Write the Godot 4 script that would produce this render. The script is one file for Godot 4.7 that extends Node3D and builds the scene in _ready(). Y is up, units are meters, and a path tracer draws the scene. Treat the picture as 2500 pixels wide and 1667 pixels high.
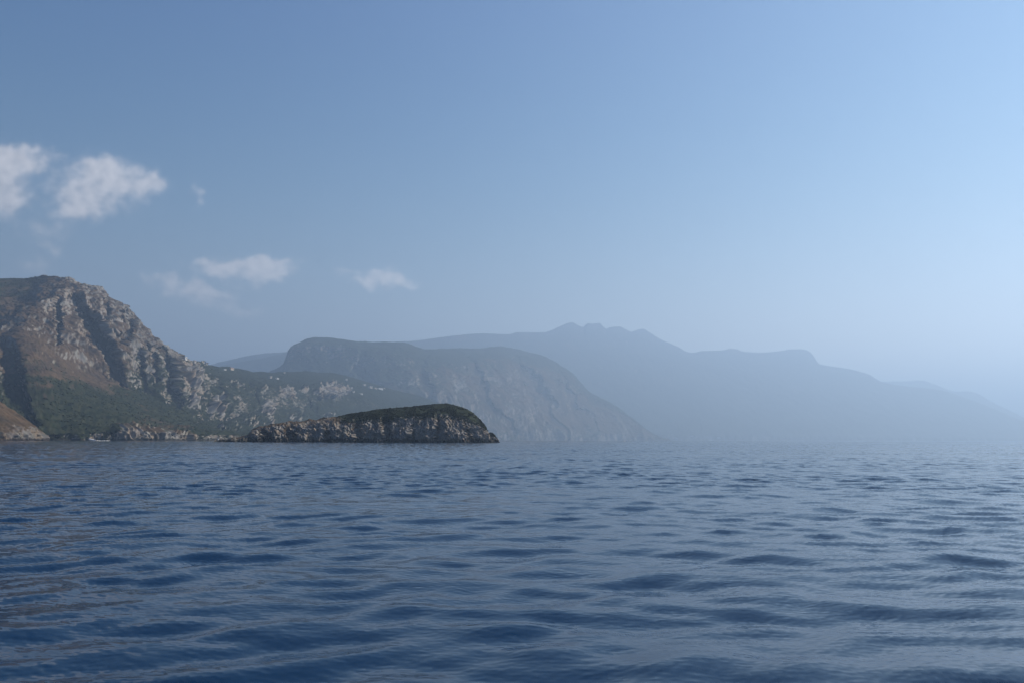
extends Node3D
# A rocky islet off a steep hazy coast, seen from a small boat.

const FOCAL := 1945.0            # focal length in pixels of a 2500 x 1667 frame
const EYE := Vector3(0, 2.0, 0)
const SUN_AZIMUTH := 61.0        # degrees to the right of the view
const SUN_HEIGHT := 40.0

var view := Basis()
var rng := RandomNumberGenerator.new()
var t_start := 0

# ------------------------------------------------------------------ small helpers
func mark(what: String) -> void:
	print("%6.1f s  %s" % [(Time.get_ticks_msec() - t_start) / 1000.0, what])

func noise(s: int, freq: float, octaves := 4, ridged := false) -> FastNoiseLite:
	var n := FastNoiseLite.new()
	n.seed = s
	n.noise_type = FastNoiseLite.TYPE_SIMPLEX_SMOOTH
	n.frequency = freq
	n.fractal_type = FastNoiseLite.FRACTAL_RIDGED if ridged else FastNoiseLite.FRACTAL_FBM
	n.fractal_octaves = octaves
	return n

func lin(c: Color) -> Color:
	return c.linear_to_srgb()

func mat(base: Color, rough := 0.9, vertex := false) -> StandardMaterial3D:
	var m := StandardMaterial3D.new()
	m.albedo_color = lin(base)
	m.roughness = rough
	m.vertex_color_use_as_albedo = vertex
	return m

# direction (not unit: horizontal length 1) of a pixel of the 2500 x 1667 frame
func ray(px: float, py: float) -> Vector3:
	var d := view * Vector3((px - 1250.0) / FOCAL, (833.5 - py) / FOCAL, -1.0)
	return d / Vector2(d.x, d.z).length()

func at(px: float, py: float, dist: float) -> Vector3:
	return EYE + ray(px, py) * dist

func on_water(px: float, dist: float) -> Vector3:
	var p := at(px, 1070.0, dist)
	p.y = 0.0
	return p

func structure(node: Node3D, called: String) -> void:
	node.name = called
	node.set_meta("kind", "structure")
	add_child(node, true)

func tag(node: Node3D, label: String, category: String, group := "") -> void:
	node.set_meta("label", label)
	node.set_meta("category", category)
	if group:
		node.set_meta("group", group)

# cubic Hermite through unevenly spaced keys
func curve_at(xs: PackedFloat32Array, ys: PackedFloat32Array, x: float) -> float:
	var n := xs.size()
	if x <= xs[0]:
		return ys[0]
	if x >= xs[n - 1]:
		return ys[n - 1]
	var k := 0
	while x > xs[k + 1]:
		k += 1
	var h := xs[k + 1] - xs[k]
	var t := (x - xs[k]) / h
	var d := (ys[k + 1] - ys[k]) / h
	var m0 := d
	var m1 := d
	if k > 0:
		var e := (ys[k] - ys[k - 1]) / (xs[k] - xs[k - 1])
		m0 = 0.0 if e * d <= 0.0 else 2.0 * e * d / (e + d)
	if k < n - 2:
		var e2 := (ys[k + 2] - ys[k + 1]) / (xs[k + 2] - xs[k + 1])
		m1 = 0.0 if e2 * d <= 0.0 else 2.0 * e2 * d / (e2 + d)
	var t2 := t * t
	var t3 := t2 * t
	return ys[k] * (2 * t3 - 3 * t2 + 1) + m0 * h * (t3 - 2 * t2 + t) + ys[k + 1] * (3 * t2 - 2 * t3) + m1 * h * (t3 - t2)

# ------------------------------------------------------------------ land: control profiles lofted into one skin
# cols: [[px, [[py, distance, rock, green], ...]], ...] from the shore over the crest to the back.
# py 9999 puts the point under the water line.
class Land:
	var nu := 0
	var nv := 0
	var pos := PackedVector3Array()
	var nor := PackedVector3Array()
	var col := PackedColorArray()
	var rock := PackedFloat32Array()
	var green := PackedFloat32Array()
	var bare := PackedFloat32Array()
	var px := PackedFloat32Array()
	var py := PackedFloat32Array()

func loft(cols: Array, nu: int, seg: Array) -> Land:
	var L := Land.new()
	var rows: int = cols[0][1].size()
	var xs := PackedFloat32Array()
	for c in cols:
		xs.append(c[0])
	var grid := []                       # [row][k] -> array of nu values
	for r in rows:
		var four := []
		for k in 4:
			var ys := PackedFloat32Array()
			for c in cols:
				ys.append(c[1][r][k])
			var line := PackedFloat32Array()
			line.resize(nu)
			for i in nu:
				line[i] = curve_at(xs, ys, lerpf(xs[0], xs[xs.size() - 1], float(i) / (nu - 1)))
			four.append(line)
		grid.append(four)
	var vs := PackedFloat32Array()
	for r in rows - 1:
		for s in seg[r]:
			vs.append(r + float(s) / seg[r])
	vs.append(rows - 1)
	L.nu = nu
	L.nv = vs.size()
	var total := L.nu * L.nv
	L.pos.resize(total); L.px.resize(total); L.py.resize(total); L.rock.resize(total); L.green.resize(total)
	for j in L.nv:
		var k := mini(int(vs[j]), rows - 2)
		var t := vs[j] - k
		var a: Array = grid[maxi(k - 1, 0)]
		var b: Array = grid[k]
		var c: Array = grid[k + 1]
		var d: Array = grid[mini(k + 2, rows - 1)]
		var under_b: bool = cols[0][1][k][0] > 9000
		var under_c: bool = cols[0][1][k + 1][0] > 9000
		for i in nu:
			var x := lerpf(xs[0], xs[xs.size() - 1], float(i) / (nu - 1))
			var db: float = b[1][i]
			var dc: float = c[1][i]
			var p: Vector3
			var y := 1100.0
			if under_b or under_c:
				var pb := at(x, b[0][i] if not under_b else 1080.0, db)
				var pc := at(x, c[0][i] if not under_c else 1080.0, dc)
				if under_b: pb.y = -0.006 * db
				if under_c: pc.y = -0.006 * dc
				p = pb.lerp(pc, t)
				y = lerpf(b[0][i] if not under_b else 1075.0, c[0][i] if not under_c else 1075.0, t)
			else:
				var m0: float = 0.5 * (dc - a[1][i])
				var m1: float = 0.5 * (d[1][i] - db)
				if k == 0: m0 = dc - db
				if k == rows - 2: m1 = dc - db
				var t2 := t * t
				var t3 := t2 * t
				var dd := lerpf(db * (2 * t3 - 3 * t2 + 1) + m0 * (t3 - 2 * t2 + t) + dc * (3 * t2 - 2 * t3) + m1 * (t3 - t2), lerpf(db, dc, t), 0.5)
				y = lerpf(b[0][i], c[0][i], t)
				p = at(x, y, dd)
			var n := j * nu + i
			L.pos[n] = p
			L.px[n] = x
			L.py[n] = y
			L.rock[n] = lerpf(b[2][i], c[2][i], t)
			L.green[n] = lerpf(b[3][i], c[3][i], t)
	normals(L)
	return L

func normals(L: Land) -> void:
	L.nor.resize(L.pos.size())
	for j in L.nv:
		var j0 := maxi(j - 1, 0) * L.nu
		var j1 := mini(j + 1, L.nv - 1) * L.nu
		for i in L.nu:
			var du := L.pos[j * L.nu + mini(i + 1, L.nu - 1)] - L.pos[j * L.nu + maxi(i - 1, 0)]
			var dv := L.pos[j1 + i] - L.pos[j0 + i]
			L.nor[j * L.nu + i] = du.cross(dv).normalized()

func commit(L: Land, m: Material) -> MeshInstance3D:
	var idx := PackedInt32Array()
	idx.resize((L.nu - 1) * (L.nv - 1) * 6)
	var k := 0
	for j in L.nv - 1:
		for i in L.nu - 1:
			var a := j * L.nu + i
			idx[k] = a; idx[k + 1] = a + L.nu; idx[k + 2] = a + 1
			idx[k + 3] = a + 1; idx[k + 4] = a + L.nu; idx[k + 5] = a + L.nu + 1
			k += 6
	var arr := []
	arr.resize(Mesh.ARRAY_MAX)
	arr[Mesh.ARRAY_VERTEX] = L.pos
	arr[Mesh.ARRAY_NORMAL] = L.nor
	arr[Mesh.ARRAY_COLOR] = L.col
	arr[Mesh.ARRAY_INDEX] = idx
	var me := ArrayMesh.new()
	me.add_surface_from_arrays(Mesh.PRIMITIVE_TRIANGLES, arr)
	me.surface_set_material(0, m)
	var o := MeshInstance3D.new()
	o.mesh = me
	return o

# gullies: [[px, py, half_width_px, depth_m], ...] polylines cut into the skin, away from the eye
func cut(L: Land, lines: Array, warp := 12.0) -> void:
	var edge := noise(19, 1.0 / (warp * 2.2), 4)
	for line in lines:
		var lo := Vector2(1e9, 1e9)
		var hi := -lo
		for a in line:
			lo = lo.min(Vector2(a[0] - a[2], a[1] - a[2]))
			hi = hi.max(Vector2(a[0] + a[2], a[1] + a[2]))
		for n in L.pos.size():
			var x := L.px[n]
			if x < lo.x - 10.0 or x > hi.x + 10.0:
				continue
			var best := 0.0
			var y := L.py[n]
			if y < lo.y or y > hi.y:
				continue
			x += edge.get_noise_2d(x, y) * warp
			y += edge.get_noise_2d(x + 300.0, y) * warp
			for s in line.size() - 1:
				var a: Array = line[s]
				var b: Array = line[s + 1]
				var ab := Vector2(b[0] - a[0], b[1] - a[1])
				var t := clampf((Vector2(x - a[0], y - a[1])).dot(ab) / ab.length_squared(), 0.0, 1.0)
				var q := Vector2(a[0], a[1]) + ab * t
				var w := lerpf(a[2], b[2], t)
				var f := q.distance_to(Vector2(x, y)) / w
				if f < 1.0:
					best = maxf(best, lerpf(a[3], b[3], t) * minf(1.0, (1.0 - f * f) * 1.6))
			if best > 0.0:
				var away := L.pos[n] - EYE
				away.y = 0.0
				L.pos[n] += away.normalized() * best
				L.rock[n] *= 0.6
	normals(L)

# bare crags that stand out of the scrub: [px, py, half width, half height, how bare]
func crags(L: Land, list: Array) -> void:
	var edge := noise(77, 1.0 / 14.0, 3)
	for c in list:
		for n in L.pos.size():
			var dx: float = (L.px[n] - c[0]) / c[2]
			if dx < -1.6 or dx > 1.6:
				continue
			var dy: float = (L.py[n] - c[1]) / c[3]
			if dy < -1.6 or dy > 1.6:
				continue
			L.rock[n] += c[4] * (1.0 - smoothstep(0.6, 1.1, sqrt(dx * dx + dy * dy) + edge.get_noise_2d(L.px[n], L.py[n]) * 0.7))

# relief: coarse ribs that run down the face, then finer broken rock; slopes stay smoother
func weather(L: Land, s: int, size: float, ribs: float, rough: float, soft: float, upright := 0.3) -> void:
	var rib := noise(s, 1.0 / size, 4, true)
	var mid := noise(s + 1, 1.0 / (size * 0.35), 5)
	var fine := noise(s + 2, 1.0 / (size * 0.09), 3)
	var wide := noise(s + 3, 1.0 / (size * 2.2), 2)
	for n in L.pos.size():
		var p := L.pos[n]
		var r := L.rock[n]
		var q := Vector3(p.x, p.y * 0.28, p.z)
		var d := rib.get_noise_3dv(q) * ribs * r + (r * rough + soft) * (0.9 * mid.get_noise_3d(p.x, p.y * upright, p.z) + 0.4 * fine.get_noise_3d(p.x, p.y * 0.7, p.z)) + wide.get_noise_3dv(p) * (soft * 1.5 + ribs * 0.25)
		var nn := L.nor[n]
		nn.y *= 0.5
		L.pos[n] = p + nn * d
	normals(L)

# what grows or lies where: bare rock on the steep faces, scrub and dry grass elsewhere
func paint(L: Land, s: int, size: float, rock_level := 0.5, tide := 0.0, stone := 1.0, warm := 0.45) -> void:
	var patch := noise(s, 1.0 / size, 4)
	var speck := noise(s + 1, 1.0 / (size * 0.12), 3)
	var streak := noise(s + 2, 1.0 / (size * 0.2), 3)
	var tint := noise(s + 3, 1.0 / (size * 0.7), 3)
	L.col.resize(L.pos.size())
	L.bare.resize(L.pos.size())
	for n in L.pos.size():
		var p := L.pos[n]
		var a := patch.get_noise_3dv(p)
		var b := speck.get_noise_3dv(p)
		var c := streak.get_noise_3d(p.x, p.y * 0.2, p.z)
		var e := tint.get_noise_3dv(p)
		var bare := L.rock[n] + (0.55 - absf(L.nor[n].y)) * 1.1 + a * 0.6 + b * 0.4 + c * 0.35
		# grey limestone, rusty where iron has washed down it, grey-green where lichen grows
		var rockc := Color(0.178, 0.168, 0.163).lerp(Color(0.205, 0.163, 0.128), clampf(warm + e * 1.8, 0, 1))
		rockc = rockc.lerp(Color(0.178, 0.182, 0.16), clampf(0.15 + c * 0.9 + b * 0.4, 0, 0.6))
		rockc *= stone
		var g := clampf((L.green[n] - 0.5) * 2.2 + 0.5 + a * 0.8 + b * 0.8, 0, 1)
		var grass := Color(0.082, 0.058, 0.038).lerp(Color(0.047, 0.037, 0.028), clampf(0.5 + e, 0, 1))
		var bush := Color(0.009, 0.015, 0.009).lerp(Color(0.032, 0.036, 0.021), clampf(0.5 + b * 1.5, 0, 1))
		var k := smoothstep(rock_level - 0.07, rock_level + 0.07, bare)
		var colour := grass.lerp(bush, smoothstep(0.35, 0.65, g)).lerp(rockc, k)
		if tide > 0.0 and p.y < tide * (1.0 + 1.2 * b + 0.8 * a):
			colour = colour.lerp(Color(0.022, 0.021, 0.02), 0.9)
			k = 1.0
		L.col[n] = colour
		L.bare[n] = k if g > 0.5 else maxf(k, 0.6)

# ------------------------------------------------------------------ waves
func fft(re: PackedFloat32Array, im: PackedFloat32Array, start: int, step: int, n: int, cw: PackedFloat32Array, sw: PackedFloat32Array) -> void:
	var j := 0
	for i in n - 1:
		if i < j:
			var a := start + i * step
			var b := start + j * step
			var t := re[a]; re[a] = re[b]; re[b] = t
			t = im[a]; im[a] = im[b]; im[b] = t
		var m := n >> 1
		while m >= 1 and (j & m):
			j ^= m
			m >>= 1
		j |= m
	var half := 1
	while half < n:
		var jump := n / (2 * half)
		for k in half:
			var wr := cw[k * jump]
			var wi := sw[k * jump]
			var i := k
			while i < n:
				var a := start + i * step
				var b := a + half * step
				var xr := re[b] * wr - im[b] * wi
				var xi := re[b] * wi + im[b] * wr
				re[b] = re[a] - xr; im[b] = im[a] - xi
				re[a] += xr; im[a] += xi
				i += 2 * half
		half *= 2

# one square of sea, n x n samples over `size` metres: [heights, the same a quarter wave on (for choppy crests)]
func wave_tile(n: int, size: float, seed_value: int, wind: float, spread: float, shape: Callable) -> Array:
	var r := RandomNumberGenerator.new()
	r.seed = seed_value
	var re := PackedFloat32Array(); re.resize(n * n)
	var im := PackedFloat32Array(); im.resize(n * n)
	for y in n:
		for x in n:
			var kx := float(x if x < n / 2 else x - n) * TAU / size
			var ky := float(y if y < n / 2 else y - n) * TAU / size
			var k := sqrt(kx * kx + ky * ky)
			var g := r.randfn()
			var h := r.randfn()
			if k < 1e-6:
				continue
			var c := (kx * cos(wind) + ky * sin(wind)) / k
			if c <= 0.0:
				continue
			var amp: float = shape.call(TAU / k) * pow(c, spread) / k
			re[y * n + x] = g * amp
			im[y * n + x] = h * amp
	var cw := PackedFloat32Array()
	var sw := PackedFloat32Array()
	for i in n / 2:
		cw.append(cos(TAU * i / n)); sw.append(sin(TAU * i / n))
	for y in n:
		fft(re, im, y * n, 1, n, cw, sw)
	for x in n:
		fft(re, im, x, n, n, cw, sw)
	var sum := 0.0
	for v in re:
		sum += v * v
	var scale := 1.0 / sqrt(sum / (n * n))
	for i in n * n:
		re[i] *= scale; im[i] *= scale
	return [re, im]

func build_sea() -> void:
	# chop of 0.7 to 6 m, cut from a tile of 48 m; used twice, turned and stretched, so that it does not repeat
	var n := 512
	var size := 48.0
	var wind := deg_to_rad(75.0)
	var tile := wave_tile(n, size, 11, wind, 1.5, func(l: float) -> float: return (exp(-pow(log(l / 1.7) / 0.95, 2.0)) + 0.10 * exp(-pow(log(l / 0.8) / 0.45, 2.0))) * (1.0 if l > 0.4 else 0.0))
	mark("waves")
	var H: PackedFloat32Array = tile[0]
	var rows := PackedFloat32Array()
	var r := 2.6
	while r < 900.0:
		rows.append(r)
		r += clampf(0.5 * r * r / 1590.0, 0.04, 0.24) if r < 60.0 else (0.24 + (r - 60.0) * 0.0048)
	for far in [930.0, 980.0, 1050.0, 1150.0, 1300.0, 1550.0, 2000.0, 2700.0, 4000.0, 6500.0, 12000.0, 25000.0, 45000.0]:
		rows.append(far)
	var angles := PackedFloat32Array()
	var na := 700
	for i in 30:
		angles.append(lerpf(-180.0, -44.0, float(i) / 30))
	for i in na:
		angles.append(lerpf(-44.0, 44.0, float(i) / (na - 1)))
	for i in 30:
		angles.append(lerpf(44.0, 180.0, float(i + 1) / 30))
	var nu := angles.size()
	var nv := rows.size()
	mark("sea %d x %d" % [nu, nv])
	var dirs := PackedVector2Array()
	for a in angles:
		dirs.append(Vector2(sin(deg_to_rad(a)), -cos(deg_to_rad(a))))
	var pos := PackedVector3Array(); pos.resize(nu * nv)
	var nor := PackedVector3Array(); nor.resize(nu * nv)
	var uv := PackedVector2Array(); uv.resize(nu * nv)
	var A1 := 0.027
	var A2 := 0.021
	var S2 := 2.5
	var ca := cos(0.5)
	var sa := sin(0.5)
	var cell := n / size
	var wx := cos(wind)
	var wz := sin(wind)
	var wx2 := wx * ca - wz * sa
	var wz2 := wx * sa + wz * ca
	var mask := n - 1
	var gust := noise(83, 1.0 / 30.0, 3)
	for j in nv:
		var rr := rows[j]
		var calm := 1.0 - smoothstep(500.0, 930.0, rr)
		for i in nu:
			var x := dirs[i].x * rr
			var z := dirs[i].y * rr
			# first octave
			var fx := (x + 500.0) * cell
			var fz := (z + 900.0) * cell
			var ix := floori(fx)
			var iz := floori(fz)
			var tx := fx - ix
			var tz := fz - iz
			var r0 := (iz & mask) * n
			var r1 := ((iz + 1) & mask) * n
			var c0 := ix & mask
			var c1 := (ix + 1) & mask
			var h00 := H[r0 + c0]; var h10 := H[r0 + c1]; var h01 := H[r1 + c0]; var h11 := H[r1 + c1]
			var ha := h00 + (h10 - h00) * tx
			var hb := h01 + (h11 - h01) * tx
			var h1 := ha + (hb - ha) * tz
			var puff := 0.85 + 0.75 * gust.get_noise_2d(x * 0.6, z)
			var sx := puff * A1 * cell * ((h10 - h00) * (1.0 - tz) + (h11 - h01) * tz)
			var sz := puff * A1 * cell * (hb - ha)
			# second, longer and turned
			var gx := ((x * ca + z * sa) / S2 + 211.0) * cell
			var gz := ((z * ca - x * sa) / S2 + 77.0) * cell
			ix = floori(gx); iz = floori(gz)
			tx = gx - ix; tz = gz - iz
			r0 = (iz & mask) * n; r1 = ((iz + 1) & mask) * n
			c0 = ix & mask; c1 = (ix + 1) & mask
			h00 = H[r0 + c0]; h10 = H[r0 + c1]; h01 = H[r1 + c0]; h11 = H[r1 + c1]
			ha = h00 + (h10 - h00) * tx
			hb = h01 + (h11 - h01) * tx
			var h2 := ha + (hb - ha) * tz
			var ux := A2 * cell / S2 * ((h10 - h00) * (1.0 - tz) + (h11 - h01) * tz)
			var uz := A2 * cell / S2 * (hb - ha)
			sx += ux * ca - uz * sa
			sz += ux * sa + uz * ca
			var k := j * nu + i
			pos[k] = Vector3(x, (h1 * A1 * puff + h2 * A2) * calm, z)
			nor[k] = Vector3(-sx * calm, 1.0, -sz * calm).normalized()
			uv[k] = Vector2(x, z) / 5.0
	mark("sea points")
	var idx := PackedInt32Array()
	idx.resize((nu - 1) * (nv - 1) * 6)
	var m := 0
	for j in nv - 1:
		for i in nu - 1:
			var a := j * nu + i
			idx[m] = a; idx[m + 1] = a + nu; idx[m + 2] = a + 1
			idx[m + 3] = a + 1; idx[m + 4] = a + nu; idx[m + 5] = a + nu + 1
			m += 6
	# the disc under the eye
	var base := pos.size()
	pos.append(Vector3.ZERO); nor.append(Vector3.UP); uv.append(Vector2.ZERO)
	for i in nu - 1:
		idx.append(base); idx.append(i); idx.append(i + 1)
	var arr := []
	arr.resize(Mesh.ARRAY_MAX)
	arr[Mesh.ARRAY_VERTEX] = pos
	arr[Mesh.ARRAY_NORMAL] = nor
	arr[Mesh.ARRAY_TEX_UV] = uv
	arr[Mesh.ARRAY_INDEX] = idx
	var me := ArrayMesh.new()
	me.add_surface_from_arrays(Mesh.PRIMITIVE_TRIANGLES, arr)
	# ripples of 4 to 60 cm as a normal map, 5 m to the tile
	var rn := 512
	var rt := wave_tile(rn, 5.0, 23, wind + 0.3, 0.8, func(l: float) -> float: return exp(-pow(log(l / 0.16) / 0.7, 2.0)) * (1.0 if l > 0.03 else 0.0))
	var R: PackedFloat32Array = rt[0]
	var im := Image.create_empty(rn, rn, false, Image.FORMAT_RGB8)
	var amp := 0.0006 * rn / 5.0 * 0.5
	for y in rn:
		for x in rn:
			var dx := (R[y * rn + ((x + 1) & (rn - 1))] - R[y * rn + ((x - 1) & (rn - 1))]) * amp
			var dz := (R[((y + 1) & (rn - 1)) * rn + x] - R[((y - 1) & (rn - 1)) * rn + x]) * amp
			var v := Vector3(-dx, -dz, 1.0).normalized()
			im.set_pixel(x, y, Color(v.x * 0.5 + 0.5, v.y * 0.5 + 0.5, v.z * 0.5 + 0.5))
	mark("ripples")
	var water := mat(Color(0.002, 0.0165, 0.046), 0.07)
	water.metallic_specular = 0.354
	water.normal_enabled = true
	water.normal_texture = ImageTexture.create_from_image(im)
	water.normal_scale = 1.0
	me.surface_set_material(0, water)
	var o := MeshInstance3D.new()
	o.mesh = me
	structure(o, "sea")

# ------------------------------------------------------------------ sky
func smooth01(x: float) -> float:
	x = clampf(x, 0.0, 1.0)
	return x * x * (3.0 - 2.0 * x)

func sky_texture() -> Texture2D:
	var w := 512
	var h := 256
	var im := Image.create_empty(w, h, false, Image.FORMAT_RGBF)
	var sun := sun_dir()
	for y in h:
		var el := (0.5 - (y + 0.5) / h) * PI
		for x in w:
			var az := (x + 0.5) / w * TAU          # a panorama begins and ends at -z
			var d := Vector3(sin(az) * cos(el), sin(el), -cos(az) * cos(el))
			im.set_pixel(x, y, air(d, sun))
	im.resize(4096, 2048, Image.INTERPOLATE_BILINEAR)
	clouds(im)
	return ImageTexture.create_from_image(im)

func air(d: Vector3, sun: Vector3) -> Color:
	var up := maxf(d.y, 0.0)
	var c := d.dot(sun)
	var zenith := Color(0.0, 0.038, 0.175)
	var low := Color(0.85, 0.72, 0.62)
	var base := Color(lerpf(zenith.r, low.r, pow(1.0 - up, 7.0)), lerpf(zenith.g, low.g, pow(1.0 - up, 4.8)), lerpf(zenith.b, low.b, pow(1.0 - up, 4.0)))
	var g := 0.62
	var hg := (1.0 - g * g) / pow(1.0 + g * g - 2.0 * g * c, 1.5)
	var veil := exp(-up * 2.2) * 0.75 + 0.25
	var glow := Color(0.004, 0.01, 0.011) * (hg * veil)
	var side := maxf(0.0, Vector2(d.x, d.z).normalized().dot(Vector2(sun.x, sun.z).normalized()))
	glow += Color(2.4, 1.65, 0.6) * (exp(-up / 0.06) * side * side)
	var ray_ := 0.72 + 0.28 * c * c
	return Color(base.r * ray_ + glow.r, base.g * ray_ + glow.g, base.b * ray_ + glow.b)

# clouds: [px, py, half width, half height, thickness] lobes that are broken up by noise
func clouds(im: Image) -> void:
	var lobes := [
		[20, 385, 70, 30, 0.95], [60, 395, 70, 26, 0.7], [5, 440, 50, 60, 0.95], [-60, 430, 80, 80, 0.9], [15, 490, 40, 30, 0.7], [140, 378, 40, 10, 0.2],
		[225, 400, 42, 26, 0.95], [255, 425, 75, 42, 1.0], [320, 445, 60, 28, 0.9], [200, 470, 62, 42, 0.9], [180, 505, 42, 24, 0.75], [370, 452, 32, 18, 0.55], [250, 500, 90, 28, 0.35], [110, 455, 50, 50, 0.1],
		[481, 468, 13, 34, 0.34], [115, 560, 60, 26, 0.36], [130, 605, 26, 18, 0.42], [85, 648, 38, 26, 0.38],
		[560, 645, 75, 16, 0.9], [620, 650, 85, 24, 1.0], [655, 640, 42, 18, 0.95], [610, 678, 36, 18, 0.7], [690, 668, 34, 10, 0.7], [500, 642, 30, 9, 0.4],
		[408, 690, 32, 26, 0.8], [352, 684, 14, 16, 0.5], [475, 700, 30, 22, 0.9], [520, 718, 52, 18, 0.85], [590, 760, 50, 16, 0.5], [540, 748, 40, 12, 0.3],
		[930, 672, 42, 18, 0.95], [965, 685, 46, 14, 0.85], [890, 690, 40, 10, 0.6], [850, 668, 24, 9, 0.5], [1000, 697, 30, 7, 0.5]]
	var billow := noise(5, 1.0 / 42.0, 5)
	var wisp := noise(6, 1.0 / 80.0, 3)
	var w := im.get_width()
	var h := im.get_height()
	for y in range(int(h * 0.34), int(h * 0.48)):
		var el := (0.5 - (y + 0.5) / h) * PI
		for x in range(int(w * 0.87), w):
			var az := (x + 0.5) / w * TAU
			var d := view.inverse() * Vector3(sin(az) * cos(el), sin(el), -cos(az) * cos(el))
			var px := 1250.0 - d.x / d.z * FOCAL
			var py := 833.5 + d.y / d.z * FOCAL
			if px < -260 or px > 1060 or py > 800 or py < 320:
				continue
			var wx := px + wisp.get_noise_2d(px + 900.0, py) * 26.0
			var wy := py + wisp.get_noise_2d(px, py + 700.0) * 20.0
			var f := billow.get_noise_2d(px, py * 1.25)
			var field := 0.0
			for l in lobes:
				var qx: float = (wx - l[0]) / l[2]
				var qy: float = (wy - l[1]) / (l[3] * (0.85 if wy < l[1] else 1.15))
				var q := qx * qx + qy * qy
				if q < 6.0:
					field += l[4] * exp(-q * 1.1)
			if field <= 0.02:
				continue
			var dens := 1.0 - exp(-0.25 * field - 1.7 * pow(maxf(0.0, field * (1.0 + 0.5 * f) + 0.14 * f - 0.1), 1.4))
			var c := im.get_pixel(x, y)
			var bright := 0.95 + 0.22 * f
			var white := Color(0.58, 0.545, 0.53) * bright
			var a := dens * 0.8
			im.set_pixel(x, y, Color(lerpf(c.r, white.r, a), lerpf(c.g, white.g, a), lerpf(c.b, white.b, a)))

func sun_dir() -> Vector3:
	var a := deg_to_rad(SUN_AZIMUTH)
	var e := deg_to_rad(SUN_HEIGHT)
	return Vector3(sin(a) * cos(e), sin(e), -cos(a) * cos(e))

# ------------------------------------------------------------------ build
func _ready() -> void:
	t_start = Time.get_ticks_msec()
	rng.seed = 7
	# camera
	view = Basis(Vector3.RIGHT, atan(240.0 / FOCAL)) * Basis(Vector3.BACK, 0.003)
	var cam := Camera3D.new()
	cam.name = "camera"
	cam.fov = rad_to_deg(2.0 * atan(833.5 / FOCAL))
	cam.near = 0.1
	cam.far = 90000.0
	cam.transform = Transform3D(view, EYE)
	add_child(cam)
	cam.current = true
	# sky, haze, exposure
	var env := Environment.new()
	env.background_mode = Environment.BG_SKY
	var sky := Sky.new()
	var pano := PanoramaSkyMaterial.new()
	pano.panorama = sky_texture()
	sky.sky_material = pano
	env.sky = sky
	env.tonemap_mode = Environment.TONE_MAPPER_LINEAR
	env.tonemap_exposure = 1.86
	env.fog_enabled = false
	env.volumetric_fog_enabled = true
	env.volumetric_fog_density = 0.000205
	env.volumetric_fog_albedo = Color(0.705, 0.835, 1.0)
	env.volumetric_fog_anisotropy = 0.4
	env.sdfgi_enabled = true
	env.ssao_enabled = true
	env.ssil_enabled = true
	var around := WorldEnvironment.new()
	around.name = "surroundings"
	around.environment = env
	add_child(around)
	# sun
	var sun := DirectionalLight3D.new()
	sun.name = "sun"
	sun.light_energy = 1.6
	sun.light_color = Color(1.0, 0.955, 0.885)
	sun.light_angular_distance = 0.6
	sun.shadow_enabled = true
	add_child(sun)
	sun.look_at_from_position(sun_dir() * 100.0, Vector3.ZERO, Vector3.UP)
	mark("sky")

	build_sea()
	mark("sea")
	build_coast()
	mark("coast")

func ground_material() -> StandardMaterial3D:
	var m := mat(Color(1, 1, 1), 0.96, true)
	m.metallic_specular = 0.1
	return m

func back(cols: Array) -> Array:
	# adds the far side of the crest to every profile
	for c in cols:
		var top: Array = c[1][c[1].size() - 1]
		var drop: float = 1080.0 - top[0]
		c[1].append([top[0] + drop * 0.3, top[1] * 1.12, 0.2, 0.7])
		c[1].append([9999, top[1] * 1.3, 0.2, 0.7])
	return cols

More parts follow.
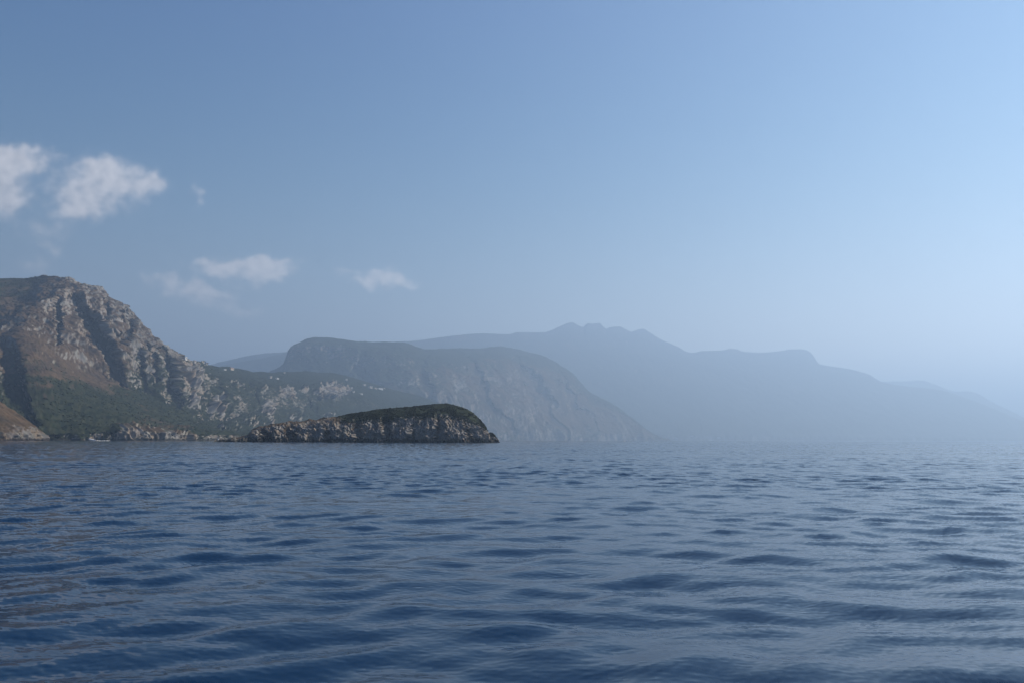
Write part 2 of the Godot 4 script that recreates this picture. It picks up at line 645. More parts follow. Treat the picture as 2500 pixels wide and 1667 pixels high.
func build_coast() -> void:
	var ground := ground_material()
	# the near mountain and the wooded coast that runs on from it. Rows: water line, sea cliff, lower slope, foot of the crags, top of the crags, crest
	var near := back([
		[-520, [[9999, 936, .5, .6], [1052, 950, .7, .6], [960, 1230, .1, .7], [860, 1691, .3, .3], [800, 1880, .8, .4], [745, 2350, .1, .6]]],
		[-200, [[9999, 1008, .5, .6], [1052, 1022, .25, .9], [950, 1312, .1, .8], [845, 1748, .3, .3], [770, 1950, .9, .4], [692, 2350, .1, .6]]],
		[0, [[9999, 1058, .5, .6], [1050, 1073, .25, .9], [945, 1410, .05, .8], [836, 1805, .4, .1], [760, 1960, .4, .3], [679, 2350, .05, .7]]],
		[60, [[9999, 1066, .5, .6], [1052, 1080, .25, .9], [940, 1419, .05, .7], [803, 1796, .4, 0], [752, 1960, .4, .3], [678, 2330, .05, .7]]],
		[110, [[9999, 1073, .5, .6], [1052, 1087, .25, .9], [950, 1394, .05, .6], [828, 1786, .4, 0], [722, 2000, .55, .3], [675, 2260, .3, .5]]],
		[150, [[9999, 1080, .5, .6], [1055, 1094, .25, .9], [965, 1386, 0, .9], [850, 1786, .4, 0], [715, 2010, .55, .3], [681, 2220, .5, .4]]],
		[214, [[9999, 1094, .5, .6], [1055, 1109, .25, .9], [985, 1378, 0, 1], [908, 1776, .3, 0], [722, 2040, .55, .3], [698, 2170, .6, .3]]],
		[260, [[9999, 1105, .5, .6], [1055, 1120, .25, .9], [995, 1382, 0, 1], [930, 1776, .3, .3], [742, 2040, .55, .3], [722, 2150, .6, .3]]],
		[300, [[9999, 1116, .5, .6], [1054, 1130, .8, .4], [1005, 1386, 0, 1], [945, 1776, .3, .5], [770, 2040, .55, .3], [750, 2140, .6, .4]]],
		[330, [[9999, 1127, .5, .6], [1055, 1141, .8, .4], [1015, 1394, 0, .8], [958, 1781, .3, .7], [812, 2040, .55, .4], [788, 2130, .6, .4]]],
		[360, [[9999, 1141, .5, .6], [1057, 1152, .7, .4], [1022, 1402, 0, .6], [971, 1786, .3, .9], [835, 2050, .55, .4], [818, 2130, .6, .4]]],
		[400, [[9999, 1166, .5, .6], [1058, 1181, .7, .5], [1030, 1423, 0, .6], [985, 1791, .3, 1], [862, 2060, .55, .5], [843, 2140, .6, .4]]],
		[438, [[9999, 1195, .5, .6], [1060, 1210, .7, .5], [1038, 1443, 0, .8], [999, 1796, .3, 1], [885, 2080, .9, .6], [865, 2170, .6, .5]]],
		[452, [[9999, 1211, .5, .6], [1060, 1225, .7, .5], [1040, 1452, 0, .8], [1005, 1801, .3, 1], [900, 2090, .9, .7], [878, 2280, .1, 1]]],
		[485, [[9999, 1255, .5, .6], [1061, 1269, .28, .9], [1046, 1484, 0.05, .9], [1018, 1814, 0.48, 1], [910, 2130, 0.5, .7], [884, 2450, 0, 1]]],
		[540, [[9999, 1340, .5, .6], [1062, 1355, .28, .9], [1053, 1548, 0.05, .9], [1030, 1864, 0.42, 1], [935, 2210, 0.45, .8], [894, 2750, 0, 1]]],
		[600, [[9999, 1483, .5, .6], [1063, 1498, .28, .9], [1050, 1714, 0.05, .9], [1010, 2064, 0.38, 1], [940, 2350, 0.4, .9], [904, 3000, 0, 1]]],
		[650, [[9999, 1626, .5, .6], [1062, 1641, .28, .9], [1045, 1870, 0.05, .9], [1000, 2216, 0.34, 1], [945, 2480, 0.36, .9], [908, 3150, 0, 1]]],
		[720, [[9999, 1808, .5, .6], [1063, 1824, 0.55, .6], [1045, 2064, 0.05, .9], [1003, 2440, 0.25, 1], [950, 2680, 0.28, .9], [906, 3350, 0, 1]]],
		[800, [[9999, 1996, .5, .6], [1064, 2012, 0.55, .6], [1046, 2251, 0.05, .9], [995, 2668, 0.15, 1], [948, 2870, 0.2, .9], [910, 3500, 0, 1]]],
		[870, [[9999, 2167, .5, .6], [1065, 2184, 0.55, .6], [1048, 2429, 0.05, .9], [1000, 2837, 0.1, 1], [968, 2990, 0.15, .9], [926, 3550, 0, 1]]],
		[940, [[9999, 2344, .5, .6], [1066, 2361, 0.55, .6], [1052, 2601, 0.05, .9], [1015, 2989, 0.1, 1], [990, 3150, 0.15, .9], [946, 3600, 0, 1]]],
		[1030, [[9999, 2630, .5, .6], [1067, 2648, 0.55, .6], [1058, 2864, 0.05, .9], [1030, 3215, 0.1, 1], [1010, 3350, 0.15, .9], [968, 3700, 0, 1]]],
		[1110, [[9999, 2920, .5, .6], [1069, 2938, 0.55, .6], [1063, 3128, 0.05, .9], [1045, 3411, 0.1, 1], [1030, 3500, 0.15, .9], [1000, 3750, 0, 1]]],
		[1190, [[9999, 3202, .5, .6], [1072, 3220, 0.55, .6], [1071, 3379, 0.05, .9], [1068, 3560, 0.1, 1], [1064, 3600, 0.15, .9], [1058, 3780, 0, 1]]]])
	var A := loft(near, 940, [22, 18, 50, 75, 110, 40, 14, 6])
	mark("near loft")
	cut(A, [
		[[138, 735, 9, 20], [140, 790, 9, 45], [142, 836, 8, 30]],
		[[180, 722, 10, 20], [205, 765, 16, 45], [232, 812, 30, 80], [262, 862, 26, 80], [288, 918, 16, 50], [300, 940, 10, 20]],
		[[312, 762, 12, 20], [305, 790, 24, 55], [296, 822, 22, 40]],
		[[392, 856, 14, 20], [412, 890, 16, 50], [416, 950, 16, 60], [430, 985, 16, 30]],
		[[362, 845, 8, 15], [374, 880, 9, 30], [382, 925, 9, 25]],
		[[255, 730, 7, 10], [262, 752, 8, 20], [266, 775, 7, 10]],
		[[20, 860, 30, 30], [34, 950, 34, 70], [55, 1030, 30, 40]],
		[[338, 850, 6, 10], [345, 900, 8, 25], [350, 945, 8, 15]],
		[[496, 905, 10, 6], [520, 950, 22, 22], [548, 1000, 20, 10]],
		[[590, 925, 14, 6], [606, 965, 26, 24], [620, 1010, 18, 10]],
		[[735, 965, 12, 6], [752, 1000, 22, 22], [770, 1040, 16, 10]]])
	crags(A, [[460, 925, 30, 28, .6], [464, 978, 11, 20, .6], [513, 995, 10, 24, .7], [537, 1006, 10, 22, .7], [538, 970, 12, 9, .6], [651, 1008, 14, 32, .7], [614, 1028, 18, 14, .5], [697, 960, 22, 13, .7], [743, 953, 8, 10, .6], [808, 955, 42, 19, .8], [725, 1020, 24, 9, .5], [806, 1011, 14, 7, .5], [640, 950, 8, 8, .4], [580, 935, 20, 9, .3], [560, 1040, 26, 12, .4], [680, 1045, 30, 10, .4]])
	weather(A, 31, 85.0, 36.0, 13.0, 3.0, 0.16)
	paint(A, 41, 62.0, 0.58, 2.0, 1.0, 0.3)
	structure(commit(A, ground), "mountain")
	mark("near mountain")
	# the low spur in front of it at the edge of the frame
	var spur := back([
		[-420, [[9999, 800, .6, .3], [1050, 812, .8, .3], [1000, 864, .1, .1], [930, 984, .1, .1], [890, 1064, .1, .2]]],
		[-150, [[9999, 832, .6, .3], [1050, 844, .8, .3], [1005, 888, .1, .1], [950, 984, .1, 0], [928, 1040, .1, .2]]],
		[0, [[9999, 864, .6, .3], [1052, 876, .8, .3], [1025, 904, .2, 0], [993, 968, .1, 0], [978, 1000, .1, .2]]],
		[45, [[9999, 888, .6, .3], [1056, 898, .8, .3], [1036, 920, .3, 0], [1018, 952, .1, 0], [1008, 972, .1, .2]]],
		[80, [[9999, 912, .6, .3], [1060, 920, .9, .3], [1050, 932, .6, .1], [1043, 948, .3, .1], [1038, 958, .3, .2]]],
		[103, [[9999, 940, .6, .3], [1072, 944, .9, .3], [1071, 946, .6, .3], [1070.5, 947, .5, .3], [1070, 949, .3, .3]]]])
	var S := loft(spur, 260, [22, 14, 22, 26, 14, 6, 4])
	weather(S, 51, 60.0, 8.0, 8.0, 2.2)
	paint(S, 61, 45.0, 0.7, 1.5, 0.7, 0.3)
	structure(commit(S, ground), "hill")

	# the flat-topped massif across the bay
	var table := back([
		[560, [[9999, 4203, 0.23, .8], [1040, 4253, 0.18, .9], [1000, 4448, 0.09, .9], [960, 4692, 0.09, 1], [945, 4839, 0.14, 1], [935, 4985, 0.05, 1]]],
		[640, [[9999, 4203, 0.23, .8], [1040, 4253, 0.18, .9], [990, 4448, 0.09, .9], [940, 4692, 0.09, 1], [920, 4839, 0.14, 1], [910, 4985, 0.05, 1]]],
		[688, [[9999, 4203, 0.23, .8], [1040, 4253, 0.18, .9], [985, 4448, 0.09, .9], [930, 4740, 0.09, 1], [900, 4868, 0.27, 1], [886, 4966, 0.14, 1]]],
		[700, [[9999, 4203, 0.23, .8], [1040, 4253, 0.18, .9], [985, 4448, 0.09, .9], [925, 4761, 0.14, 1], [875, 4878, 0.41, 1], [857, 4946, 0.14, 1]]],
		[722, [[9999, 4203, 0.23, .8], [1040, 4253, 0.18, .9], [980, 4448, 0.09, .9], [915, 4770, 0.14, 1], [855, 4888, 0.45, .9], [838, 4966, 0.09, 1]]],
		[770, [[9999, 4203, 0.23, .8], [1040, 4253, 0.18, .9], [980, 4448, 0.09, .9], [905, 4770, 0.14, 1], [845, 4888, 0.41, .9], [825, 5035, 0.05, 1]]],
		[860, [[9999, 4203, 0.23, .8], [1040, 4253, 0.23, .8], [975, 4448, 0.18, .8], [900, 4740, 0.23, .9], [850, 4868, 0.36, .9], [831, 5083, 0.05, 1]]],
		[985, [[9999, 4253, 0.23, .8], [1040, 4301, 0.27, .7], [970, 4457, 0.32, .6], [905, 4692, 0.32, .6], [865, 4868, 0.32, .8], [836, 5131, 0.09, 1]]],
		[1040, [[9999, 4349, 0.23, .8], [1040, 4399, 0.32, .6], [965, 4536, 0.36, .5], [910, 4740, 0.36, .5], [878, 4936, 0.27, .8], [852, 5278, 0.05, 1]]],
		[1130, [[9999, 4594, 0.23, .8], [1045, 4633, 0.32, .6], [975, 4770, 0.36, .5], [915, 5005, 0.36, .5], [885, 5230, 0.27, .7], [850, 5767, 0.05, .9]]],
		[1210, [[9999, 4839, 0.23, .8], [1048, 4878, 0.36, .5], [985, 5035, 0.32, .4], [920, 5327, 0.32, .4], [880, 5572, 0.27, .6], [846, 6060, 0.05, .9]]],
		[1300, [[9999, 5181, 0.27, .8], [1050, 5220, 0.36, .5], [995, 5376, 0.27, .3], [935, 5670, 0.27, .3], [895, 5865, 0.27, .5], [860, 6256, 0.05, .9]]],
		[1382, [[9999, 5474, 0.27, .8], [1052, 5513, 0.36, .5], [1010, 5670, 0.23, .2], [965, 5865, 0.27, .3], [930, 6060, 0.23, .5], [902, 6304, 0.05, .9]]],
		[1440, [[9999, 5718, 0.27, .8], [1056, 5757, 0.36, .5], [1025, 5865, 0.23, .2], [995, 6012, 0.27, .3], [975, 6139, 0.23, .5], [956, 6304, 0.05, .9]]],
		[1520, [[9999, 6012, 0.27, .8], [1062, 6041, 0.36, .5], [1045, 6119, 0.23, .3], [1025, 6217, 0.27, .3], [1013, 6286, 0.23, .5], [1004, 6354, 0.05, .9]]],
		[1590, [[9999, 6256, 0.27, .8], [1070, 6286, 0.36, .5], [1067, 6304, 0.23, .3], [1064, 6334, 0.27, .3], [1060, 6354, 0.23, .5], [1058, 6382, 0.05, .9]]],
		[1640, [[9999, 6403, 0.27, .8], [1076, 6412, 0.27, .5], [1076, 6422, 0.23, .3], [1076, 6432, 0.27, .3], [1076, 6442, 0.23, .5], [1076, 6451, 0.05, .9]]]])
	var B := loft(table, 620, [16, 18, 55, 60, 40, 20, 8, 4])
	cut(B, [
		[[1120, 868, 10, 10], [1165, 925, 22, 55], [1188, 985, 16, 35], [1235, 1050, 22, 30]],
		[[1262, 885, 18, 20], [1300, 945, 32, 80], [1375, 1055, 14, 20]],
		[[1020, 868, 26, 10], [1032, 930, 14, 45], [1072, 1010, 24, 30]],
		[[880, 848, 18, 10], [886, 905, 24, 35], [925, 970, 12, 15]],
		[[1350, 905, 8, 10], [1385, 960, 14, 45], [1440, 1045, 18, 30]]], 30.0)
	weather(B, 71, 260.0, 75.0, 22.0, 9.0)
	paint(B, 81, 150.0, 0.62, 0.0, 1.0, 0.25)
	structure(commit(B, ground), "mountain")
	mark("massif")

	# the high range with the three peaks, running down to the cape
	var crest := [[480, 905], [620, 880], [760, 850], [900, 838], [1000, 832], [1100, 822], [1180, 816], [1240, 818], [1270, 811], [1330, 812], [1368, 797], [1385, 789], [1396, 787], [1406, 793], [1424, 799], [1436, 790], [1447, 791.5], [1464, 789], [1470, 796], [1480, 804], [1490, 800], [1514, 796], [1530, 803], [1543, 808], [1552, 804], [1570, 801], [1584, 808], [1610, 825], [1650, 846], [1690, 862], [1720, 857], [1770, 854], [1784, 850], [1800, 852], [1815, 858], [1850, 859], [1900, 855], [1930, 851], [1955, 851], [1975, 856], [1986, 868], [2001, 888], [2060, 898], [2120, 914], [2150, 932], [2200, 943], [2260, 947], [2300, 952], [2360, 972], [2420, 996], [2500, 1028], [2580, 1058], [2680, 1076]]
	var range_cols := []
	for k in crest:
		var x: float = k[0]
		var t := clampf((x - 1200.0) / 1400.0, -0.3, 1.2)
		var dr := 9000.0 + 4000.0 * t
		var ds := lerpf(6700.0, 11500.0, clampf(t, 0.0, 1.1))
		var around_ := 0.0
		var weight := 0.0
		for q in crest:
			var f := exp(-pow((q[0] - x) / 130.0, 2.0))
			around_ += f * q[1]
			weight += f
		var hgt: float = 1076.5 - lerpf(around_ / weight, k[1], 0.12)
		var top: float = 1076.5 - k[1]
		range_cols.append([x, [[9999, ds, .3, .8], [1076.5 - hgt * 0.06, ds + 45.0, .4, .8], [1076.5 - hgt * 0.3, lerpf(ds, dr, 0.32), .2, .8], [1076.5 - hgt * 0.58, lerpf(ds, dr, 0.6), .3, .7], [1076.5 - minf(hgt * 0.84, top * 0.92), lerpf(ds, dr, 0.86), .3, .7], [k[1], dr, .06, .7]]])
	var C := loft(back(range_cols), 860, [8, 10, 24, 30, 30, 16, 6, 4])
	weather(C, 91, 560.0, 130.0, 40.0, 5.0)
	paint(C, 95, 300.0, 0.68, 0.0, 1.0, 0.2)
	structure(commit(C, ground), "mountain")
	# the last cape, and the faint hill seen through the saddle
	var cape_line := [[1980, 985], [2060, 955], [2150, 932], [2200, 931], [2250, 928], [2285, 938], [2340, 956], [2362, 954], [2385, 958], [2420, 978], [2470, 1004], [2540, 1036], [2620, 1065], [2680, 1077]]
	var cape_cols := []
	for k in cape_line:
		var hgt: float = 1077.0 - k[1]
		cape_cols.append([k[0], [[9999, 13000, .2, .8], [1077.0 - hgt * 0.4, 13900, .2, .8], [k[1], 15000, .2, .8]]])
	var D := loft(back(cape_cols), 240, [16, 24, 12, 6, 3])
	weather(D, 101, 800.0, 36.0, 20.0, 12.0)
	paint(D, 105, 600.0, 0.75, 0.0)
	structure(commit(D, ground), "mountain")
	var faint := []
	for k in [[400, 925], [480, 898], [530, 886], [580, 875], [620, 867], [660, 862], [720, 858], [800, 856], [900, 870]]:
		var hgt: float = 1073.0 - k[1]
		faint.append([k[0], [[9999, 7200, .2, .8], [1073.0 - hgt * 0.5, 8000, .2, .8], [k[1], 8800, .2, .8]]])
	var F := loft(back(faint), 160, [12, 20, 10, 6, 3])
	weather(F, 111, 430.0, 22.0, 12.0, 8.0)
	paint(F, 115, 300.0, 0.75, 0.0)
	structure(commit(F, ground), "hill")
	mark("far range")
	build_islet(ground)
	mark("islet")
	var scrub := scatter(A, 26000, 1.6, 5.5, 211, -60.0, 1150.0, Color(0.016, 0.024, 0.014), Color(0.05, 0.055, 0.032))
	scrub.set_meta("kind", "stuff")
	scrub.set_meta("label", "dark green scrub and low trees covering the near mountain and coast")
	scrub.name = "mountain_scrub"
	add_child(scrub)
	var trees := [[213, 702, 9, "lone small pine on the bare upper crest of the mountain"], [253, 722, 8, "small pine where the crest starts to drop above the cliffs"], [499, 884, 10, "dark pine beside the cream house on the crest"], [507, 888, 9, "dark pine beside the small grey house on the crest"], [590, 904, 10, "round pine right of the saddle house"], [597, 904, 9, "second round pine right of the saddle house"]]
	for k in trees.size():
		ridge_tree(on_land(A, trees[k][0], trees[k][1] + 3), trees[k][2], 400 + k, trees[k][3])
	build_houses(A, C)
	build_boats()

func build_islet(ground: Material) -> void:
	var line := [[528, 1078.5, 3], [540, 1075.5, 6], [560, 1072, 9], [590, 1066.5, 12], [608, 1062, 13], [618, 1049, 15], [660, 1036, 20], [700, 1031, 25], [750, 1025, 30], [800, 1018, 34], [860, 1008, 37], [930, 998, 40], [1000, 990, 42], [1060, 985, 42], [1090, 984, 40], [1118, 990, 37], [1146, 1003, 33], [1170, 1024, 25], [1186, 1044, 17], [1192, 1057, 12], [1200, 1056, 9], [1207, 1062, 6], [1212, 1076, 3], [1215, 1079, 1.5]]
	var cols := []
	for k in line:
		var x: float = k[0]
		var w: float = k[2]
		var hgt: float = 1079.0 - k[1]
		var t := (x - 543.0) / 672.0
		var mid := 600.0 + 14.0 * sin(t * 3.0)
		var g := smoothstep(0.42, 0.5, t)
		var base := 1079.0
		cols.append([x, [[9999, mid - w, 1, 0], [base - hgt * 0.22, mid - w * 0.9, 1, 0], [base - hgt * 0.55, mid - w * 0.74, 1.0 - 0.12 * g, 0.5 * g], [base - hgt * 0.78, mid - w * 0.5, 0.8 - 0.7 * g, 0.2 + 1.1 * g], [k[1], mid, 0.5 - 0.6 * g, 0.15 + 1.2 * g], [base - hgt * 0.7, mid + w * 0.6, 0.6 - 0.3 * g, 0.3 + 0.6 * g], [9999, mid + w, 1, 0.3]]])
	var I := loft(cols, 760, [26, 40, 36, 34, 30, 14, 10])
	cut(I, [
		[[870, 1012, 8, 1], [872, 1040, 12, 5], [874, 1076, 10, 4]],
		[[935, 1010, 8, 1], [940, 1035, 14, 6], [945, 1076, 10, 4]],
		[[1068, 1015, 6, 1], [1070, 1035, 9, 5], [1066, 1060, 7, 2]],
		[[1130, 1030, 5, 1], [1140, 1055, 7, 3], [1150, 1076, 6, 3]],
		[[700, 1048, 8, 1], [712, 1066, 12, 4], [720, 1078, 10, 4]],
		[[640, 1055, 10, 2], [650, 1070, 16, 4], [660, 1079, 14, 4]],
		[[1010, 1040, 6, 1], [1006, 1058, 9, 4], [1012, 1076, 8, 3]],
		[[790, 1040, 6, 1], [800, 1060, 9, 4], [806, 1078, 8, 3]]], 4.0)
	weather(I, 131, 24.0, 3.2, 4.4, 0.6, 0.5)
	paint(I, 141, 12.0, 0.56, 2.4, 1.0, 0.35)
	var islet := Node3D.new()
	islet.name = "islet"
	tag(islet, "low rocky islet with grey cliffs and dark scrub along its crown", "islet")
	add_child(islet)
	var rock := commit(I, ground)
	rock.name = "rock"
	islet.add_child(rock)
	var scrub := scatter(I, 6500, 0.8, 2.2, 201)
	scrub.name = "scrub"
	scrub.set_meta("kind", "stuff")
	islet.add_child(scrub)

# ------------------------------------------------------------------ plants
# a bush: a dome of small leaf faces, about 2 m across at scale 1
func bush_mesh(seed_value: int, leaves: int) -> ArrayMesh:
	var r := RandomNumberGenerator.new()
	r.seed = seed_value
	var st := SurfaceTool.new()
	st.begin(Mesh.PRIMITIVE_TRIANGLES)
	for i in leaves:
		var d := Vector3(r.randfn(), absf(r.randfn()) * 0.8, r.randfn()).normalized()
		var lump := 0.75 + 0.35 * sin(d.x * 5.0 + seed_value) * cos(d.z * 4.0)
		var p := d * lump * r.randf_range(0.55, 1.0)
		p.y *= 0.8
		var u := Vector3(r.randfn(), r.randfn(), r.randfn()).normalized()
		var v := u.cross(d + Vector3(0.01, 0, 0)).normalized()
		var a := r.randf_range(0.16, 0.30)
		var nn := (d + Vector3(r.randfn(), r.randfn(), r.randfn()) * 0.35).normalized()
		for q in [p - u * a, p + v * a * 0.7, p + u * a, p - u * a, p + u * a, p - v * a * 0.7]:
			st.set_normal(nn)
			st.add_vertex(q)
	return st.commit()

func scatter(L: Land, count: int, small: float, large: float, s: int, px_from := -300.0, px_to := 1300.0, tint_a := Color(0.02, 0.029, 0.016), tint_b := Color(0.045, 0.05, 0.026)) -> MultiMeshInstance3D:
	var r := RandomNumberGenerator.new()
	r.seed = s
	var spots := []
	var clump := noise(s + 5, 1.0 / (large * 6.0), 3)
	var tries := 0
	while spots.size() < count and tries < count * 30:
		tries += 1
		var n := r.randi_range(0, L.pos.size() - 1)
		if L.bare[n] > 0.3 or L.pos[n].y < 2.0 or L.px[n] < px_from or L.px[n] > px_to:
			continue
		if clump.get_noise_3dv(L.pos[n]) < r.randf_range(-0.35, 0.25):
			continue
		spots.append(n)
	var mm := MultiMesh.new()
	mm.transform_format = MultiMesh.TRANSFORM_3D
	mm.use_colors = true
	mm.mesh = bush_mesh(s, 46)
	mm.instance_count = spots.size()
	for i in spots.size():
		var k := lerpf(small, large, pow(r.randf(), 2.0)) * 0.5
		var b := Basis(Vector3.UP, r.randf() * TAU).scaled(Vector3(k, k * r.randf_range(0.7, 1.2), k))
		mm.set_instance_transform(i, Transform3D(b, L.pos[spots[i]] - Vector3(0, 0.15 * k, 0)))
		mm.set_instance_color(i, tint_a.lerp(tint_b, r.randf()))
	var m := mat(Color(1, 1, 1), 0.9, true)
	m.metallic_specular = 0.12
	var o := MultiMeshInstance3D.new()
	mm.mesh.surface_set_material(0, m)
	o.multimesh = mm
	return o

# the point of the land seen at a pixel
func on_land(L: Land, px: float, py: float) -> Vector3:
	var d := ray(px, py).normalized()
	var best := 1e9
	var found := Vector3.ZERO
	for n in L.pos.size():
		if absf(L.px[n] - px) > 25.0 or absf(L.py[n] - py) > 40.0:
			continue
		var v := L.pos[n] - EYE
		var dist := v.length()
		var off := (v / dist - d).length() * FOCAL
		var cost := maxf(off - 1.2, 0.0) * 300.0 + dist
		if cost < best:
			best = cost
			found = L.pos[n]
	return found

func ridge_tree(p: Vector3, tall: float, s: int, label: String) -> void:
	var t := Node3D.new()
	t.name = "pine_tree"
	t.position = p - Vector3(0, 0.8, 0)
	tag(t, label, "tree", "trees along the mountain crest")
	add_child(t, true)
	var st := SurfaceTool.new()
	st.begin(Mesh.PRIMITIVE_TRIANGLES)
	for k in 4:
		var y0 := tall * 0.7 * k / 4.0
		var y1 := tall * 0.7 * (k + 1) / 4.0
		var r0 := tall * 0.04 * (1.0 - k * 0.18)
		var r1 := tall * 0.04 * (1.0 - (k + 1) * 0.18)
		for q in 6:
			var a := TAU * q / 6
			var b := TAU * (q + 1) / 6
			var lean := tall * 0.02
			var p0 := Vector3(cos(a) * r0 + lean * k, y0, sin(a) * r0)
			var p1 := Vector3(cos(b) * r0 + lean * k, y0, sin(b) * r0)
			var p2 := Vector3(cos(a) * r1 + lean * (k + 1), y1, sin(a) * r1)
			var p3 := Vector3(cos(b) * r1 + lean * (k + 1), y1, sin(b) * r1)
			for v in [p0, p2, p1, p1, p2, p3]:
				st.add_vertex(v)
	st.generate_normals()
	var trunk := MeshInstance3D.new()
	trunk.name = "trunk"
	trunk.mesh = st.commit()
	trunk.material_override = mat(Color(0.07, 0.05, 0.035), 0.9)
	t.add_child(trunk)
	st = SurfaceTool.new()
	st.begin(Mesh.PRIMITIVE_TRIANGLES)
	var r := RandomNumberGenerator.new()
	r.seed = s
	for k in 7:
		var at_ := Vector3(r.randf_range(-0.3, 0.3), r.randf_range(0.5, 0.9), r.randf_range(-0.3, 0.3)) * tall
		st.append_from(bush_mesh(s * 10 + k, 60), 0, Transform3D(Basis().scaled(Vector3.ONE * tall * r.randf_range(0.16, 0.26)), at_))
	var crown := MeshInstance3D.new()
	crown.name = "crown"
	crown.mesh = st.commit()
	crown.material_override = mat(Color(0.03, 0.042, 0.02), 0.85)
	t.add_child(crown)

# ------------------------------------------------------------------ houses
func box(w: float, h: float, d: float, at_: Vector3, m: Material, called: String, parent: Node3D) -> MeshInstance3D:
	var b := BoxMesh.new()
	b.size = Vector3(w, h, d)
	b.material = m
	var o := MeshInstance3D.new()
	o.name = called
	o.mesh = b
	o.position = at_
	parent.add_child(o, true)
	return o

var house_mats := {}
func house(p: Vector3, w: float, h: float, d: float, turn: float, wall: Color, tiled: bool, label: String, group: String) -> void:
	var t := Node3D.new()
	t.name = "house"
	t.position = p
	t.rotation.y = turn
	tag(t, label, "house", group)
	add_child(t, true)
	var key := str(wall)
	if not house_mats.has(key):
		house_mats[key] = mat(wall, 0.85)
		house_mats["tile"] = mat(Color(0.30, 0.13, 0.075), 0.85)
		house_mats["dark"] = mat(Color(0.04, 0.045, 0.05), 0.4)
	box(w, h + 4.0, d, Vector3(0, h * 0.5 - 2.0, 0), house_mats[key], "wall", t)
	if tiled:
		var pr := PrismMesh.new()
		pr.size = Vector3(d + 0.8, h * 0.3, w + 0.8)
		pr.material = house_mats["tile"]
		var roof := MeshInstance3D.new()
		roof.name = "roof"
		roof.mesh = pr
		roof.rotation.y = PI / 2
		roof.position = Vector3(0, h + h * 0.15 + 0.01, 0)
		t.add_child(roof)
	else:
		box(w + 0.5, 0.5, d + 0.5, Vector3(0, h + 0.26, 0), house_mats[key], "roof", t)
	var n := maxi(2, int(w / 4.0))
	for k in n:
		box(1.1, 1.5, 0.12, Vector3((k + 0.5 - n * 0.5) * w / n, h * 0.6, d * 0.5 + 0.04), house_mats["dark"], "window", t)
	box(1.2, 2.2, 0.14, Vector3(w * 0.5 / n, 1.1, d * 0.5 + 0.06), house_mats["dark"], "door", t)

func build_houses(A: Land, C: Land) -> void:
	var white := Color(0.56, 0.56, 0.545)
	var cream := Color(0.55, 0.47, 0.36)
	var grey := Color(0.42, 0.40, 0.37)
	var crest := "houses along the crest of the wooded coast"
	var slope := "houses among the scrub of the wooded coast"
	for h in [
		[452, 876, 9, 6, 8, white, false, "small bright white house alone at the foot of the crags on the crest", crest],
		[474, 879, 8, 4, 8, grey, true, "low grey house half hidden by trees on the crest", crest],
		[496, 883, 11, 6, 8, cream, false, "cream house on the crest beside a dark tree", crest],
		[503, 886, 7, 5, 8, grey, true, "small grey house next to the cream house on the crest", crest],
		[548, 902, 12, 4, 8, white, false, "low white house on the slope just under the saddle", crest],
		[566, 902, 18, 7, 9, cream, true, "long cream house with a tiled roof at the saddle", crest],
		[659, 922, 12, 8, 9, grey, false, "tall grey house high on the wooded slope", slope],
		[677, 924, 14, 5, 8, white, false, "white house with a flat roof high on the wooded slope", slope],
		[693, 910, 8, 5, 8, grey, false, "small pale house under the shoulder of the wooded slope", slope],
		[846, 927, 9, 8, 9, white, false, "white cube house alone above the bare crag", slope],
		[858, 947, 8, 6, 8, white, false, "small white house just right of the bare crag", slope],
		[863, 957, 9, 6, 8, white, false, "white house below the bare crag", slope],
		[881, 961, 16, 5, 8, white, false, "wide white house above a pale rock band", slope],
		[890, 940, 16, 8, 9, grey, false, "pale grey house uphill of the white terraces", slope],
		[905, 946, 20, 9, 10, grey, false, "large grey villa next to the white terraces", slope],
		[917, 948, 16, 5, 9, cream, false, "cream annexe between the grey villa and the white terraces", slope],
		[928, 949, 34, 7, 12, white, false, "long bright white terraced building on the wooded slope", slope],
		[938, 948, 9, 7, 9, grey, false, "small grey house at the end of the white terraces", slope]]:
		var p := on_land(A, h[0], h[1])
		house(p, h[2] * 0.75, h[3] * 0.75, h[4] * 0.75, atan2(-p.x, -p.z) + 0.7, h[5], h[6], h[7], h[8])
	for h in [
		[1652, 1071, 26, "pale village block at the end of the slanting road under the range"],
		[1690, 1066, 30, "pale village block set highest on the slope under the range"],
		[1755, 1070, 34, "wide pale village block standing apart under the hazy range"]]:
		var p := on_land(C, h[0], h[1])
		house(p, h[2], 12, 16, atan2(-p.x, -p.z) + 0.3, white, false, h[3], "village houses at the foot of the range")

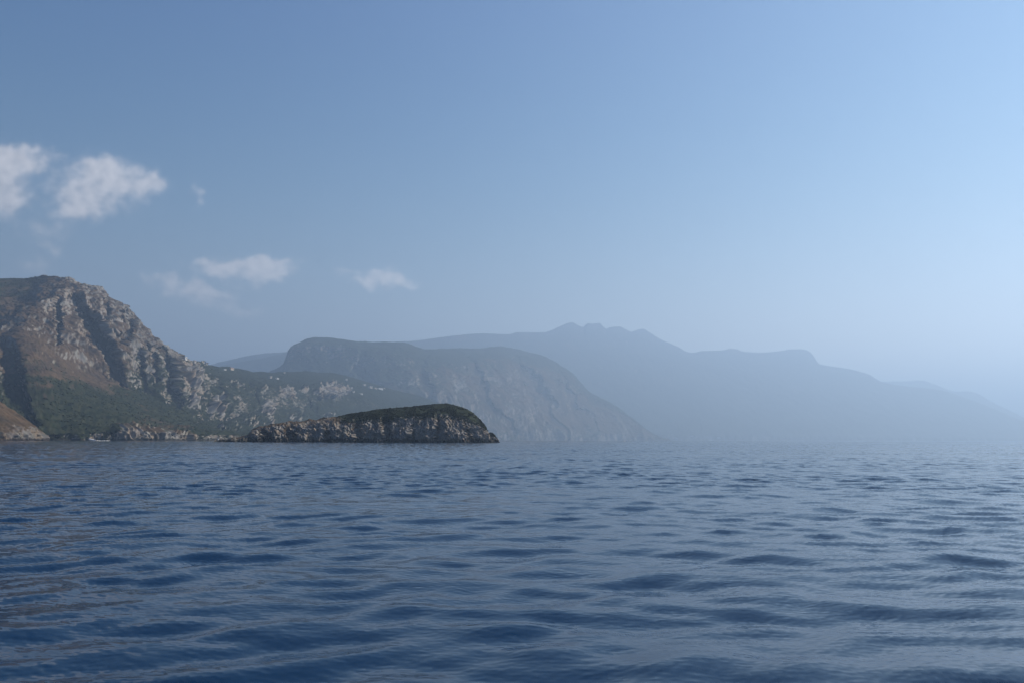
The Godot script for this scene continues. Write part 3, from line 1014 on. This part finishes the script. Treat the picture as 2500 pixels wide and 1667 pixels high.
# ------------------------------------------------------------------ boats
func hull_mesh(length: float, beam: float, high: float) -> ArrayMesh:
	var st := SurfaceTool.new()
	st.begin(Mesh.PRIMITIVE_TRIANGLES)
	var rings := []
	for k in 13:
		var t := k / 12.0                     # stern 0, bow 1
		var w := beam * 0.5 * (0.86 + 0.14 * sin(t * PI)) * (1.0 - pow(t, 3.2))
		var sheer := high * (0.8 + 0.45 * t * t)
		var keel := -0.35 + 0.75 * pow(t, 4.0) * high
		var x := (t - 0.5) * length + 0.1 * length * t * t * 0.3
		rings.append([Vector3(x, keel, 0), Vector3(x, keel + (sheer - keel) * 0.35, w * 0.82), Vector3(x + 0.12 * t, sheer, w), Vector3(x + 0.1 * t, sheer, maxf(w - 0.16, 0.0)), Vector3(x, sheer - 0.12 if t > 0.62 else sheer - 0.5, maxf(w - 0.2, 0.0)), Vector3(x, sheer - 0.08 if t > 0.62 else sheer - 0.5, 0)])
	for k in 12:
		for j in 5:
			for side in [1.0, -1.0]:
				var q := []
				for v in [rings[k][j], rings[k + 1][j], rings[k + 1][j + 1], rings[k][j + 1]]:
					q.append(Vector3(v.x, v.y, v.z * side))
				for i in ([0, 1, 2, 0, 2, 3] if side > 0 else [0, 2, 1, 0, 3, 2]):
					st.add_vertex(q[i])
	for side in [1.0, -1.0]:
		for j in range(1, 5):
			for v in [rings[0][0], rings[0][j], rings[0][j + 1]]:
				st.add_vertex(Vector3(v.x, v.y, v.z * side))
	st.generate_normals()
	return st.commit()

func motorboat(p: Vector3, length: float, heading: float, pitch: float, cabin: bool, label: String) -> void:
	var t := Node3D.new()
	t.name = "motorboat"
	t.position = p
	t.basis = Basis(Vector3.UP, heading) * Basis(Vector3.BACK, pitch)
	tag(t, label, "boat", "motorboats off the coast")
	add_child(t, true)
	var white := mat(Color(0.80, 0.81, 0.82), 0.25)
	var high := length * 0.17
	var beam := length * 0.34
	var hull := MeshInstance3D.new()
	hull.name = "hull"
	hull.mesh = hull_mesh(length, beam, high)
	hull.material_override = white
	t.add_child(hull)
	if cabin:
		box(length * 0.26, length * 0.13, beam * 0.62, Vector3(length * 0.08, high + length * 0.05, 0), white, "cabin", t)
		box(length * 0.22, length * 0.05, beam * 0.64, Vector3(length * 0.09, high + length * 0.065, 0), mat(Color(0.03, 0.035, 0.04), 0.1), "window", t)
	var screen := box(0.05, length * 0.08, beam * 0.6, Vector3(length * 0.2, high + length * 0.05, 0), mat(Color(0.10, 0.12, 0.14), 0.1), "windscreen", t)
	screen.rotation.z = 0.5
	box(length * 0.1, length * 0.1, beam * 0.3, Vector3(-length * 0.02, high * 0.75, 0), white, "console", t)
	box(length * 0.09, length * 0.06, beam * 0.6, Vector3(-length * 0.25, high * 0.6, 0), mat(Color(0.35, 0.30, 0.24), 0.8), "seat", t)
	box(length * 0.07, length * 0.14, length * 0.07, Vector3(-length * 0.53, high * 0.8, 0), mat(Color(0.05, 0.05, 0.055), 0.35), "outboard_motor", t)

func foam(points: Array, s: int, label: String) -> void:
	var r := RandomNumberGenerator.new()
	r.seed = s
	var st := SurfaceTool.new()
	st.begin(Mesh.PRIMITIVE_TRIANGLES)
	for q in points:
		for i in int(q[4]):
			var c := on_water(q[0] + r.randf_range(-q[2], q[2]), q[1] + r.randf_range(-q[3], q[3])) + Vector3(0, 0.02, 0)
			var w := r.randf_range(0.25, 0.8)
			var top := c + Vector3(0, r.randf_range(0.1, 0.35), 0)
			for k in 6:
				var a := TAU * k / 6
				var b := TAU * (k + 1) / 6
				st.add_vertex(c + Vector3(cos(a) * w, 0, sin(a) * w * 0.7))
				st.add_vertex(top)
				st.add_vertex(c + Vector3(cos(b) * w, 0, sin(b) * w * 0.7))
	st.generate_normals()
	var o := MeshInstance3D.new()
	o.name = "wake_foam"
	o.mesh = st.commit()
	o.material_override = mat(Color(0.75, 0.77, 0.78), 0.7)
	o.set_meta("kind", "stuff")
	o.set_meta("label", label)
	add_child(o, true)

func build_boats() -> void:
	motorboat(on_water(225, 900), 8.5, PI - 0.15, 0.10, false, "white open motorboat speeding along the mountain shore with a foam wake")
	foam([[240, 902, 3, 3, 60], [252, 903, 9, 3, 40], [262, 903, 4, 3, 24]], 301, "broken white foam trailing behind the speeding motorboat")
	motorboat(on_water(533, 900), 6.5, 2.7, 0.06, true, "small white cabin boat just off the low tip of the islet")
	foam([[527, 900, 2.5, 2, 14]], 302, "little patch of white foam behind the small cabin boat")
	motorboat(on_water(1525, 2000), 6.0, 0.2, 0.0, true, "distant white boat on open water below the hazy massif")
	motorboat(on_water(1430, 2300), 5.0, 2.2, 0.0, false, "tiny pale boat close under the cliffs of the massif")
